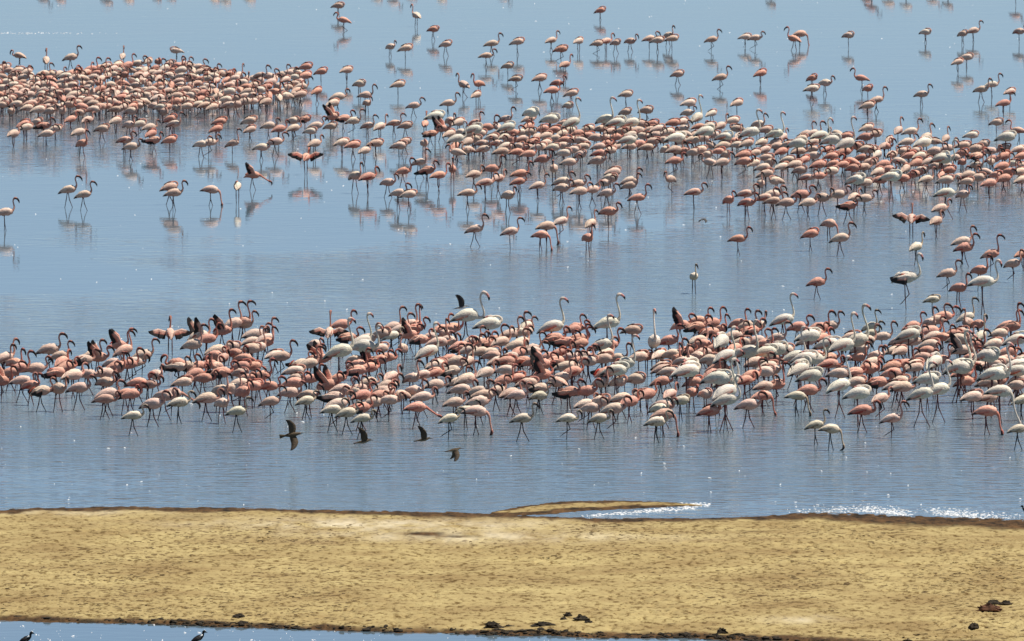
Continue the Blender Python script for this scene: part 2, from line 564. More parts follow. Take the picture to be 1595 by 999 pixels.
# ------------------------------------------------------------------ flamingos
PAL = {  # top of body, flank, neck, wing accent, leg, bill base
    'p': ((0.86, 0.66, 0.52), (0.68, 0.36, 0.26), (0.64, 0.31, 0.23), (0.44, 0.11, 0.065), (0.10, 0.03, 0.03), (0.07, 0.018, 0.018)),  # flank darkened with painted side shade, besides the red coverts
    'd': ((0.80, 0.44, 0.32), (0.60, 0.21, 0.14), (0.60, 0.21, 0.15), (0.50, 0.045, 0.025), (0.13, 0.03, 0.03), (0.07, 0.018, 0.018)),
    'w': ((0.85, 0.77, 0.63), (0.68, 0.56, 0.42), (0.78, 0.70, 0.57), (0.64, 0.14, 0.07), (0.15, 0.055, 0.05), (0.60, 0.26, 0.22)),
    'j': ((0.83, 0.73, 0.56), (0.52, 0.38, 0.25), (0.56, 0.44, 0.32), (0.28, 0.15, 0.08), (0.04, 0.028, 0.028), (0.04, 0.022, 0.022)),
}
BLACK = (0.018, 0.013, 0.013)
#            body scale, body-centre height over the water
SIZE = {'p': (0.96, 0.54), 'd': (0.95, 0.54), 'w': (1.20, 0.88), 'j': (0.85, 0.52)}
BODY = [(-.32, -.115, .008, .006), (-.27, -.085, .036, .028), (-.21, -.050, .072, .060), (-.14, -.02, .100, .096), (-.05, 0, .120, .124),
        (.04, .008, .123, .132), (.12, .008, .112, .124), (.18, .004, .088, .098), (.225, 0, .054, .062), (.25, 0, .012, .014)]
NECK = {  # (x, z, radius) in body lengths, last five = head and bill
    'U': [(.17, .01, .056), (.245, .045, .040), (.285, .13, .026), (.272, .22, .0215), (.257, .30, .021), (.266, .362, .022), (.30, .395, .029), (.338, .39, .028), (.372, .366, .022), (.397, .328, .019), (.405, .28, .005)],
    'H': [(.17, .02, .056), (.225, .07, .038), (.25, .16, .026), (.243, .28, .021), (.23, .39, .021), (.236, .465, .022), (.268, .508, .029), (.308, .508, .028), (.346, .487, .022), (.376, .45, .019), (.386, .40, .005)],
    'S': [(.17, .01, .056), (.26, .025, .042), (.303, .09, .028), (.272, .17, .022), (.255, .225, .0215), (.275, .268, .022), (.31, .282, .029), (.347, .27, .028), (.378, .24, .022), (.397, .20, .019), (.395, .155, .005)],
    'C': [(.17, 0, .056), (.27, -.012, .042), (.32, .045, .028), (.292, .12, .022), (.278, .168, .0215), (.30, .21, .022), (.336, .212, .029), (.368, .188, .028), (.388, .15, .022), (.392, .11, .019), (.378, .068, .005)],
    'R': [(.17, .02, .056), (.24, .05, .042), (.255, .115, .030), (.205, .158, .024), (.14, .168, .023), (.085, .160, .023), (.04, .152, .029), (.0, .142, .027), (-.035, .128, .020), (-.07, .115, .016), (-.10, .105, .005)],
    'L': [(.17, .01, .060), (.25, .01, .044), (.34, -.035, .030), (.43, -.085, .025), (.51, -.13, .024), (.56, -.155, .024), (.60, -.17, .030), (.635, -.185, .028), (.66, -.21, .022), (.67, -.245, .019), (.66, -.285, .005)],
    'F': [(.17, -.01, .056), (.255, -.05, .042), (.30, -.14, .027), (.315, -.25, .022), (.33, -.35, .0215), (.35, -.42, .022), (.362, -.465, .029), (.36, -.50, .028), (.345, -.53, .022), (.315, -.55, .019), (.28, -.555, .005)],
    'G': [(.17, -.02, .056), (.26, -.05, .038), (.335, -.045, .026), (.372, .03, .022), (.352, .14, .021), (.318, .24, .020), (.30, .345, .020), (.318, .435, .022), (.36, .475, .028), (.405, .455, .026), (.44, .41, .021), (.458, .36, .018), (.452, .32, .005)],
}
WNECK = {
    'H': [(.17, .02, .056), (.235, .055, .038), (.272, .13, .025), (.268, .25, .0195), (.245, .37, .018), (.228, .48, .018), (.232, .55, .0195), (.262, .60, .025), (.30, .602, .024), (.335, .578, .020), (.362, .54, .017), (.37, .50, .005)],
    'U': [(.17, .0, .056), (.26, .01, .038), (.312, .08, .025), (.30, .19, .0195), (.262, .30, .018), (.25, .39, .018), (.265, .445, .0195), (.30, .472, .025), (.336, .462, .024), (.364, .43, .020), (.38, .39, .017), (.378, .345, .005)],
    'F': [(.17, -.02, .056), (.24, -.08, .038), (.265, -.19, .024), (.285, -.32, .019), (.32, -.45, .018), (.365, -.56, .018), (.40, -.63, .0195), (.415, -.67, .025), (.41, -.70, .024), (.39, -.725, .020), (.36, -.735, .017), (.33, -.735, .005)],
}


def open_wing(g, side, segs, chord, pal, bs, hb, r, hang=0.12):
    pos = np.array([0.10, side * 0.085, 0.05])
    nu = 8
    n_seg = len(segs)
    samples = []
    for i, (ln, el, sw) in enumerate(segs):
        el, sw = math.radians(el), math.radians(sw)
        e = np.array([-math.sin(sw) * math.cos(el), side * math.cos(sw) * math.cos(el), math.sin(el)])
        k = 5
        for q in range(k):
            samples.append((pos + e * ln * q / k, e, (i + q / k) / n_seg))
        pos = pos + e * ln
    samples.append((pos, e, 1.0))
    top, cols = [], []
    for P, e, t in samples:
        c = np.array([-1.0, 0, -hang])
        c = c - e * np.dot(c, e)
        if np.linalg.norm(c) < 0.25:
            c = np.array([-0.3, 0, -1.0]) - e * np.dot(np.array([-0.3, 0, -1.0]), e)
        c /= np.linalg.norm(c)
        w = chord * (1.0 if t < 0.5 else 1.0 - 0.75 * ((t - 0.5) / 0.5) ** 1.6) * r.uniform(0.9, 1.08)
        nrm = np.cross(e, c)
        for u in np.linspace(0, 1, nu):
            top.append((P + c * w * u, nrm * (0.012 * (1 - u) + 0.003)))
            if u > 0.55 or t > 0.78:
                cols.append(BLACK)
            else:
                cols.append(mixc(pal[0], pal[3], u * 1.6 + r.uniform(-.15, .15)))
    V = [p + n for p, n in top] + [p - n for p, n in top]
    V = [(x * bs, y * bs, z * bs + hb) for x, y, z in V]
    N, m = len(top), len(samples)
    F = []
    for k in range(m - 1):
        for j in range(nu - 1):
            a, b, c_, d = k * nu + j, k * nu + j + 1, (k + 1) * nu + j + 1, (k + 1) * nu + j
            F.append((a, b, c_, d))
            F.append((N + d, N + c_, N + b, N + a))
    for k in range(m - 1):
        F.append((k * nu, (k + 1) * nu, N + (k + 1) * nu, N + k * nu))
        q = nu - 1
        F.append((k * nu + q, N + k * nu + q, N + (k + 1) * nu + q, (k + 1) * nu + q))
    for j in range(nu - 1):
        k = (m - 1) * nu
        F.append((k + j, k + j + 1, N + k + j + 1, N + k + j))
        F.append((j, N + j, N + j + 1, j + 1))
    g.add(V, F, cols + cols)


WINGS = {
    'V': [(.27, 52, 38), (.32, 40, 62)],
    'O': [(.25, 24, 6), (.30, -20, 18)],
    'D': [(.20, 8, 38), (.34, -20, 66)],
}


def bird_geo(g, colour, neck, wing, leg, r):
    """adds one flamingo standing at the origin, facing +x"""
    pal = PAL[colour]
    if colour == 'p':
        q_ = 0.6 * r.random() ** 2
        pal = [mixc(a_, b_, q_) for a_, b_ in zip(PAL['p'], PAL['d'])]
    k = r.uniform(-0.16, 0.06) if colour in 'pd' else r.uniform(-0.1, 0.04)
    pal = [tuple(min(0.86, max(0.0, c * (1 + k) * r.uniform(.97, 1.03))) for c in q) for q in pal]
    bs, hb = SIZE[colour]
    h = Geo()
    # trunk
    fat = r.uniform(0.95, 1.08)
    pitch = r.uniform(-0.06, 0.10) + (0.10 if neck == 'H' else 0) - (0.14 if neck in 'FL' else 0)
    cp, sp = math.cos(pitch), math.sin(pitch)
    B_ = catmull([(x, 0, z) for x, z, _, _ in BODY], 2)
    W_ = np.interp(np.linspace(0, 1, len(B_)), np.linspace(0, 1, len(BODY)), [b[2] for b in BODY]) * fat
    H_ = np.interp(np.linspace(0, 1, len(B_)), np.linspace(0, 1, len(BODY)), [b[3] for b in BODY]) * fat

    def tilt(P):
        P = np.array(P, float)
        return np.stack([P[:, 0] * cp - P[:, 2] * sp, P[:, 1], P[:, 0] * sp + P[:, 2] * cp], 1)

    def place(P):
        return tilt(P) * bs + np.array([0, 0, hb])

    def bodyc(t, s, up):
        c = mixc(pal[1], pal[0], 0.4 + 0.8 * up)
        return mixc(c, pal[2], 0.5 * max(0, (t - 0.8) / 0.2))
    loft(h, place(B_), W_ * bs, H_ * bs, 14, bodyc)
    ruf = r.uniform(0.002, 0.008)
    h.v = [(p[0] + r.gauss(0, ruf), p[1] + r.gauss(0, ruf), p[2] + r.gauss(0, ruf)) for p in h.v]
    # folded wings lie along the back, black flight feathers at the tip
    if wing == '-':
        acc = r.random()
        for s in (-1, 1):
            n = 12
            t = np.linspace(0, 1, n)
            x = 0.165 - 0.52 * t
            z = 0.045 - 0.03 * t - 0.135 * t ** 2.2
            y = s * (0.080 + 0.014 * np.sin(np.pi * t) - 0.078 * t ** 2)
            rw = 0.050 * np.sin(np.pi * np.clip(t * 0.93 + 0.05, 0, 1)) ** 0.6
            rh = 0.104 * np.sin(np.pi * np.clip(t * 0.90 + 0.08, 0, 1)) ** 0.7 * (1 - 0.35 * t)

            def wc(t_, sd_, up):
                c = mixc(pal[0], pal[1], 0.25 + 0.3 * r.uniform(-1, 1))
                if up > -0.2 and t_ > 0.10:      # loft 'up' points down here: the vector runs tail-wards
                    c = mixc(c, pal[3], (0.35 + 0.65 * acc) * min(1, (up + 0.2) * 1.6))
                if (t_ > 0.80 and up > -0.35) or (t_ > 0.45 and up > 0.75 and acc > 0.45):
                    c = BLACK
                return c
            loft(h, place(np.stack([x, y, z], 1)), rw * bs, rh * bs, 10, wc)
    else:
        for s in (-1, 1):
            segs = [(ln * r.uniform(.92, 1.08), el + r.uniform(-9, 9), sw + r.uniform(-8, 8)) for ln, el, sw in WINGS[wing]]
            open_wing(h, s, segs, 0.25 if wing != 'D' else 0.24, pal, bs, hb, r, {'V': 0.12, 'O': 2.2, 'D': 1.5}[wing])
        # loose plumes over the rump and flanks
        for k_ in range(9):
            s_ = r.choice((-1, 1))
            x0, y0, z0 = r.uniform(-.16, .04), s_ * r.uniform(.03, .125), r.uniform(.0, .115)
            ln = r.uniform(.12, .20)
            dz = -0.35 - 0.35 * (x0 < -.08) + r.uniform(-.15, .12)
            Q = [(x0, y0, z0), (x0 - ln * .35, y0 * 1.04, z0 + ln * .3 * dz + .006), (x0 - ln * .7, y0 * .9, z0 + ln * .7 * dz), (x0 - ln, y0 * .75, z0 + ln * dz)]
            pc = r.choice((pal[0], pal[0], pal[1], pal[3], pal[3] if z0 < .05 else pal[0], BLACK if z0 < .03 else pal[0]))
            loft(h, place(Q), np.array([.006, .012, .010, .003]) * bs, np.array([.012, .026, .022, .004]) * bs, 6, lambda t, a_, u_: pc)
    # neck, head, bill
    prof = (WNECK if colour == 'w' else NECK).get(neck) or NECK[neck]
    nb = 5
    wob = [r.uniform(-0.012, 0.012) for _ in range(2)]
    stretch = r.uniform(0.92, 1.08)
    yoff = r.uniform(-0.04, 0.04)
    pts = []
    for i, (x, z, _) in enumerate(prof):
        q = i / (len(prof) - 1)
        y_ = yoff * math.sin(q * math.pi) + (0.05 * q if neck == 'R' else 0)
        zz = z * (stretch if neck in 'UHSCG' else 1)
        pts.append((x + wob[0] * math.sin(q * 5), y_, zz + wob[1] * math.sin(q * 4)))
    hd = np.array(pts[-6])
    kh = 1.16 if colour == 'w' else 1.42
    pts = pts[:-5] + [tuple(hd + (np.array(p) - hd) * kh) for p in pts[-5:]]
    rad = [p[2] * (1.3 if i >= len(prof) - 5 else 1) for i, p in enumerate(prof)]
    P = catmull(pts, 3)
    R_ = np.interp(np.linspace(0, 1, len(P)), np.linspace(0, 1, len(prof)), rad)
    m = len(prof)
    t_head, t_bill, t_tip = (m - 5.6) / (m - 1), (m - 3.7) / (m - 1), (m - 2.5) / (m - 1)

    def neckc(t, s, up):
        c = mixc(pal[1], pal[2], t * 3)
        if t > t_head:
            c = mixc(pal[2], pal[5], 0.25 if colour == 'w' else (0.9 if up < 0.35 else 0.35))
        if t > t_bill:
            c = pal[5]
        if t > (t_tip if colour == 'w' else t_bill + 0.03):
            c = BLACK
        return c
    rw = R_ * np.where(np.linspace(0, 1, len(P)) > t_bill, 0.8, 1.0)
    loft(h, place(P) if neck not in 'F' else np.array(P) * bs + np.array([0, 0, hb]), rw * bs, R_ * bs, 8, neckc)
    # legs
    hz = -0.085 * bs
    lh = hb + hz

    def legt(y, ax, az, fx, fz=-0.05):
        hip = (-0.02 * bs, y * 0.9, hb + hz + 0.03)
        Q = [hip, (hip[0] * .5 + ax * .5, y, (hip[2] + az) * .5), (ax, y, az), ((ax + fx) * .5, y, (az + fz) * .5), (fx, y, fz)]
        th = 0.0125 if colour == 'w' else 0.0112
        loft(h, Q, [th * 1.9, th * 1.05, th * 1.35, th * .9, th * .95], [th * 1.9, th * 1.05, th * 1.35, th * .9, th * .95], 6, lambda t, s, u: mixc(pal[4], (pal[4][0] * 1.5, pal[4][1] * 1.3, pal[4][2] * 1.3), 0.5 - t))
        if fz > 0.02:    # lifted foot
            loft(h, [(fx, y, fz), (fx - .03, y, fz - .025), (fx - .07, y, fz - .05)], [th, .022, .004], [th, .006, .003], 6, lambda t, s, u: pal[4])
    y = 0.045 * bs
    mid = lh * 0.5
    if leg == 0:      # standing
        k_ = r.uniform(.03, .09)
        legt(y, r.uniform(-.03, .01), mid, k_)
        legt(-y, r.uniform(-.04, .0), mid, -k_ * r.uniform(.4, 1.1))
    elif leg == 1:    # striding
        st = lh * r.uniform(.26, .42)
        legt(y, .02, mid * 1.02, st)
        legt(-y, -.06, mid * .98, -st * .85)
    elif leg == 2:    # one foot lifted clear of the water
        legt(y, -.01, mid, r.uniform(-.03, .03))
        legt(-y, .05 + r.uniform(0, .05), mid * 1.12, -.10 - r.uniform(0, .08), lh * .26)
    else:             # resting on one leg
        legt(y * .3, -.015, mid, .0)
    g.add(h.v, h.f, h.c)


# every line: x y in the enlarged tile, then colour, neck, facing (and open wings), optional label | short reference
FRONT = [
 ((0, 450, 7.975), """
610 750 pUR|pale pink flamingo standing tall clear of the packed flock, black-edged tail|the tall pale flamingo clear of the flock
30 870 pUR;60 850 pUR;180 920 dUR;235 985 dUR;440 985 pSR;740 830 pUR;770 900 dSR;1030 880 pSRD;1130 830 pUR;1220 850 dSRV;1470 700 dURV
1540 760 pHR;1400 920 pSR;1450 960 dCR;820 970 dCR;1590 940 dUR"""),
 ((200, 450, 7.975), """
520 555 pUaO|flamingo airing both drooping black-tipped wings on open water behind the flock|the flamingo airing its drooped wings
180 820 pUR;60 910 pCR;800 690 pHR;880 580 pURV;980 620 dUR
1170 520 dHRV|deep pink flamingo with both black wings thrown up high and back|the flamingo with both wings thrown up
1300 430 pHR
1410 410 pHR|pale flamingo craning its neck highest, beside the one with wings thrown up|the highest craning neck
1440 440 pUR;1530 650 pUR;1560 560 pCR;1100 760 pCR;1290 720 pRR;1520 740 pRR;1060 830 dCR;1180 860 pCR;1320 800 dCR;1440 860 dLR
620 930 dCL;720 960 pSRD;860 960 dCR;1000 940 dCR;1100 960 pUt;1400 960 dRR;1550 960 dRR"""),
 ((400, 450, 7.975), """
110 620 pHR;20 730 pHR;120 660 dUR;10 560 pSR
300 840 pUR|pale pink flamingo alone in the gap between two dense parts of flock|the pale flamingo in the gap
230 820 pRR;720 690 pCR;900 540 pHaO|flamingo with black underwings held open at the lake side of the flock|the flamingo with open black underwings
1050 440 dUR;1130 600 dSRD
1030 770 wHR|big white flamingo with red rump and upright neck, among pink ones behind|the big red-rumped white flamingo
1300 650 wHR;1550 560 pRR;1360 620 pUR;1330 710 wUR;1530 740 pRR;640 930 pUR;540 930 pSRD;700 880 dUR;790 870 dSRV;1220 880 pUR;1250 940 dUR;1390 900 dSRV;1530 880 dSRD"""),
 ((600, 450, 7.975), """
1010 330 wGR|tallest white flamingo striding with a deep S-curved neck above all others|the white flamingo with the deep S-curved neck
830 480 dUR;1290 430 wRR;90 470 pHR;180 500 pUR;80 580 jCR;290 440 pHR;400 450 dHR
370 490 dSRD;300 570 dSRV;430 630 dSRD;220 740 pUt
530 775 wHR;560 600 pSR;690 500 dUR;740 560 pUR;800 500 dUR;660 660 pSR;780 640 pCR;650 930 pRR;990 730 dSRD;930 710 dSR;1050 760 pUR
1180 780 pUR;1310 790 pRR;1330 830 pCR;1230 670 dSRD;1340 640 dUR;1440 655 pUR;1540 560 pUR;1500 900 dRR;1560 840 pSRD;1400 900 pCR
800 870 dUR;880 900 pUR;1030 900 pUa;1080 640 pUR;1120 650 pSR;10 850 dCR"""),
 ((800, 450, 7.975), """
160 460 pRR;150 530 pUR;50 540 pHR
480 465 wHR|white flamingo with a pink bill and tall upright neck at the lake-side edge|the white flamingo with the pink bill
740 500 dUR;770 480 dCR;820 680 dHR
1170 420 wHR|white flamingo with black belly patch and straight tall neck at lake-side edge|the white flamingo with the straight tall neck
1090 690 wHR;1480 510 pRR|pale pink flamingo with head tucked, alone at the lake-side edge of the flock|the tucked pale flamingo at the lake side
240 780 pSR;500 610 dSRD;640 660 dSRD;800 620 dSRD;220 740 pUR;900 890 pUR;1150 800 pUR;1180 700 dUR;1280 860 pUR
1370 925 wHR;590 790 dSR;700 860 pSR;930 900 pRR;1110 870 pRR;520 900 dSRD;110 900 dSRD;230 910 dSR;340 940 dSRV;450 850 dSR;60 790 dSR;20 700 pUR;100 660 pUR
850 830 pSR;800 900 dUR;640 960 pUR;720 960 pUR;1560 840 pRR"""),
 ((1000, 450, 7.975), """
150 655 wHt;330 640 dUR;480 450 dSRV;700 390 dUR;670 470 dSRD
850 540 dCRD|flamingo with wide-open black wings sweeping low at the lake-side edge|the flamingo with wide black wings
870 420 dUR;980 500 dUR;1040 830 wHR;985 650 wRR;1300 460 pUR;1310 780 wHR;1470 450 pUR;1190 430 dUR;1240 660 pRR;1510 690 dUR
1540 780 wRR;700 640 pUR;750 690 dCR;550 770 dSRD;760 790 pCR;910 740 dCR;1140 580 pUR;220 820 pRR;60 840 dRR;370 810 pUR;440 870 dUt;590 880 pUt;490 900 pUR;690 840 pSR
250 960 pRR;850 880 pRR;580 970 wRR;1400 900 pRR;1440 920 pSR;1570 960 pRR;1350 520 dSRD;1420 640 pSR;1150 740 dCR"""),
 ((1200, 450, 7.975), """
160 380 wHR|white flamingo with long leaning neck behind a red-headed flamingo|the white flamingo with the long leaning neck
340 470 dSR|red-headed deep pink flamingo with dark wings in front of a tall white one|the red-headed flamingo
80 600 pUR;480 580 wRR;460 640 pUR;740 460 pURD;900 695 wHR;600 480 dUR;570 560 dSR;1000 600 pRR;1060 640 wHR;1190 640 pUR
1390 590 pUR|clean pale pink flamingo standing apart at the lake side of flock, bill down|the clean pale flamingo at the lake side
1250 560 jUR;1240 470 jHR;720 690 wRR;1110 750 pSR;1540 770 pRR;1250 920 pUR;1310 830 pSR;300 840 wHR;430 860 wRR;380 950 wRR;530 870 wUR;60 750 wRR;170 760 pRR
580 830 dUR;720 850 dSRD;730 930 dCR;1080 850 dUR;40 870 dSR;1510 960 dRR;1590 650 pUR;640 610 dSR;1230 980 dSRD"""),
 ((1395, 450, 7.975), """
460 130 jRR|small white flamingo with black-shaded neck tucked back, standing behind the flock|the small tucked white flamingo
210 460 dUR;420 420 pUR;500 390 pUR;590 340 dSR;170 560 wRR;120 640 pCR;880 350 jHR;1020 440 dSR;1060 580 jHR
1440 470 dHR;1390 450 dUR;1290 550 pRR;1500 630 wRR;1220 680 pRR;1140 830 wRR;780 955 wHR;830 960 wHR;720 560 dRR;800 540 pRR;900 420 pUt;780 620 pRR
430 520 dUR;470 590 pUR;580 600 dUR;420 690 pRR;60 770 pRR;210 650 pUR;380 770 dCR;330 850 pCR;240 940 pRR;110 930 dUR;480 910 wRR;560 880 dUR;800 760 pSRV;880 750 dSRD
990 700 dUR;920 870 dSR;970 930 dUR;1400 780 dUR;1300 900 pUR;1060 950 pSRD;1520 950 wRR;1560 880 pRR;1360 880 pSR;1240 940 pRR;880 640 pUR"""),
 ((0, 565, 7.975), """
20 230 dURV;130 120 dSR;270 220 pCR;380 280 dSR
510 350 pSRD|flamingo trailing one dark open wing at the shoreward edge, mid-stride|the flamingo trailing a dark wing
980 310 pSR;1080 140 pCR;910 150 pSR;700 120 dSRD;1300 130 pSR;1310 240 pSR;1300 450 pCR;1340 380 pSR;1560 380 dCR;1450 70 dUR;720 320 pSR"""),
 ((200, 565, 7.975), """
340 150 pSR
680 240 pRR|plump ruffled pink flamingo with tucked head, standing broad in the flock|the plump ruffled flamingo
60 655 jSR|small cream-white flamingo alone at the shoreward edge, black legs apart|the small cream-white flamingo
300 510 pSR;440 410 pCR;540 380 pLR;250 270 pCR;120 250 dSR;30 390 dSR;630 490 jSR;970 440 pCR;1160 500 pSR;1350 600 jUR|cream-white flamingo with a dark hooked neck leading at the shoreward edge|the cream flamingo with the dark hooked neck
1150 120 dSRD;1400 130 pRR;930 190 dCR;830 130 dCR;1270 330 pUR;1140 340 pUR;1380 260 pSR;1420 360 dSR;1540 290 dRR;620 50 pSRD;1470 200 dCR"""),
 ((400, 565, 7.975), """
150 290 dSR;470 100 pRR;480 200 pRR;660 200 dUR;170 480 pUR|pale pink flamingo with one foot kicked back near the shoreward edge|the flamingo kicking a foot back
410 370 pSR;460 250 dSR;640 400 pSR;610 470 jSR;880 280 dSRV;1050 330 pSR;960 420 pSRD;1010 190 dUR;1000 510 pSR;940 580 jSR;1120 620 jSR
1310 690 jCR|cream flamingo with a long bill held down, behind a flying brown wader|the cream flamingo with its bill down
1450 490 pSR;1390 240 pCR;1270 320 pSR;1180 350 pUR;1310 400 dSR;1250 90 dSRD;1400 60 dSR;1560 350 pSR;1520 410 dSR;20 280 dSR;60 160 dUR;1290 560 dSRD"""),
 ((600, 565, 7.975), """
80 170 pSR;330 190 pUR;470 150 pUR;610 120 dCR;640 30 pRR;620 270 pCR;460 420 pCR;350 350 pSR;210 400 pCL
390 550 dLR|pink flamingo stretching its red neck low and straight forward|the flamingo stretching its neck low
800 690 jSR|small greenish-white flamingo with one leg drawn up at the shoreward edge|the small greenish-white flamingo
860 490 pSR;900 240 pUR;1000 200 pUR;940 330 pCR;1250 120 pSR;1150 350 pSR;1380 350 pUR;1220 400 pSR;1160 480 pSR
1130 600 pFR|brown-flanked flamingo feeding with its neck bent down to the water|the feeding brown-flanked flamingo
1560 380 pSR;1500 90 pRR;1480 210 dUR;40 370 pSR;50 460 pCR;30 280 pSR;820 100 pSRD;1000 590 jSR"""),
 ((800, 565, 7.975), """
180 250 pRR;40 190 dRR;40 400 pSR;320 320 pSRD;320 410 jUR;690 360 dSRD
110 690 jUR|cream flamingo with upright neck stepping in front of the flock's edge|the cream flamingo stepping out front
670 690 jCR|buff flamingo with rusty flank and coiled neck, one leg bent back|the buff flamingo with the rusty flank
1060 690 jCR|whitest small flamingo with coiled neck at the shoreward edge|the whitest small flamingo
1070 480 pRR;890 510 pSR;960 560 pSR;1240 570 pSR;900 350 dSR;1080 250 pUR;590 180 pUR;540 240 pLL;730 110 dSR;1300 240 pRR;1270 90 wRR;1520 200 pRR;1340 440 pCR;1440 480 dSR;1580 400 pRR;350 150 dSRV;1150 120 dSRD"""),
 ((1000, 565, 7.975), """
250 80 pRR;330 110 pRR;560 100 wRR;640 240 dRR;240 230 dCR;70 390 dSR;350 390 pSR;480 470 jRR;250 530 pCR;210 570 jSR
180 730 jSR|buff flamingo standing foremost before a knot of four others|the foremost buff flamingo
270 640 pFR;790 390 pRR;870 140 dUR;940 190 wRR;1060 220 wHR;1040 360 wHR
1040 460 wUR|white flamingo with pink rump and doubled neck above a red preening one|the white flamingo above the red one
840 600 dRR|red-winged flamingo with ruffled pale tail preening at the shoreward edge|the red-winged preening flamingo
1320 520 pSR;1350 160 dUR;1280 220 dCR;1520 110 pRR;1520 290 pSR;1500 410 dFR;950 60 dCR;620 370 dCt"""),
 ((1200, 565, 7.975), """
70 270 dHR;360 80 wRR;500 160 wRR
330 410 jFR|yellowish flamingo with its neck straight down, bill in the water|the yellowish feeding flamingo
470 340 dSR;860 280 wHR|white flamingo on long dark legs with neck rising into the flock|the white flamingo on long dark legs
1090 380 wRR|bulky white flamingo with scarlet rump and hidden head|the bulky white flamingo
1060 240 pRR;1040 120 dSRD;850 130 pRR;1370 440 pSR
1140 590 dCR|red and black winged flamingo with crossed legs at the shoreward edge|the red and black winged flamingo
560 770 jUR|small cream flamingo with raised hooked neck beside a feeding one|the small cream flamingo with raised neck
750 820 jFR|small cream flamingo feeding, its neck hanging to the water|the small cream flamingo feeding
1510 690 pUR|rosy pale flamingo stepping alone before the shoreward edge, one leg bent|the rosy flamingo stepping alone
1330 240 dSRD;1520 130 dSR;1560 290 pRR;1220 80 dCR;30 90 pSR"""),
 ((1395, 565, 7.975), """
80 300 pCR;60 230 pRR;240 60 pRR;400 200 wRR;320 380 wHR|white flamingo with orange rump and crossed legs, neck rising among others|the white flamingo with the orange rump
530 330 wHR;800 60 wRR;830 130 dSR;870 230 dUR;1210 140 wRR;1280 130 wHR
1300 350 wFR|white flamingo with very long neck slanting down to the water|the white flamingo with the slanting neck
960 420 pRR;1150 430 pSR
1130 600 dFR|scarlet-chested flamingo feeding with lowered head at the shoreward edge|the scarlet-chested feeding flamingo
1500 280 pRR;1500 100 wRR;1530 210 pRR;1260 230 dSR;1160 250 pSR;1520 820 jSR;1570 460 jRR"""),
]
MID = [
 ((0, 220, 3.9875), """
30 440 pUR|pale flamingo alone at the far end of calm open water|-
425 300 pUR|taller of two pale flamingos walking together on open water|-
520 330 pUR|shorter of two pale flamingos walking together on open water|-
1055 285 pRR;1080 320 pUR
1310 300 pFR|pale flamingo feeding alone on open water with its neck straight down|-
1475 280 pRa
1570 210 dLRV|brownish flamingo raising a dark wing while leaning forward on open water|the flamingo raising a dark wing"""),
 ((400, 220, 3.9875), """
305 100 dSaO|flamingo spreading both salmon wings flat, black tips out, over open water|-
610 215 pUR;690 220 dSR;815 255 pSR;880 320 pSR;945 330 pRR;910 185 dUR;1010 130 pUR;1060 180 dSRD;1130 210 dUR;1215 175 dUt;1310 320 pSR;1350 205 pSR;1420 255 pSR;1500 230 pSR;1560 335 pSR;1460 170 dUR
1355 545 pUR|pale flamingo striding alone on the open water between the two flocks|-
1575 560 pUR"""),
 ((800, 220, 3.9875), """
150 275 pUR;250 170 pSt;345 130 pSR;520 120 pSR;180 110 dSR;300 250 pSR;300 290 pSR;395 265 pSR;410 310 pSR;490 300 pSR;580 320 pSR;620 190 pRR;600 230 pRR;560 260 pSR;720 245 pUR;720 275 pUR;770 350 dUR;590 435 dSR;480 510 pUR;460 600 dUR;295 495 pUR;205 525 pFR
170 580 dFR|rosy flamingo feeding beside a paler feeding one on open water|the rosy feeding flamingo
975 235 pSt;1000 120 dSR;1120 315 pSR|pale flamingo with a red head standing alone on open water|-
1335 365 dSR;1440 325 pSR;1450 380 dSR
1395 605 dUR|deep pink flamingo standing alone with lowered bill on the rippled open water|-
1120 840 jUt|small yellowish flamingo seen end-on, alone on the rippled water|-
1535 265 pUt;1560 350 pSR;40 200 dUR;30 250 dSR;1220 130 pSL;1295 130 pSR"""),
 ((1195, 220, 3.9875), """
270 575 dRR|salmon flamingo asleep with tucked head on open water|-
385 510 pFR;455 600 pUR|pale flamingo walking in front of a feeding one on the open water|-
310 875 dUR|deep pink flamingo striding with raised neck alone behind the packed flock|-
925 655 jUR;895 480 pUaO|pale flamingo with black-tipped wings held out, in front of the far flock|-
1050 495 pSR;1075 415 pSR;1110 320 wUR;1215 330 pSR
860 845 wURD|white flamingo drooping a scarlet wing, one foot trailing, on rippled water|the flamingo drooping a scarlet wing
1120 820 pUR;1190 910 dUR;1340 870 wUR|grey-white flamingo with S-curved neck on one long leg behind the flock|the grey-white one-legged flamingo
1320 800 dUR;1390 700 dHR;1225 660 dUR;1210 620 pUR;1525 760 pUR;505 400 dSRD;605 355 pSR;540 345 pSR;440 330 pSR;340 350 pSR;255 380 pSR;210 330 dSR;120 380 pSR;40 370 pSR;30 330 pSR;1590 700 dUR"""),
]
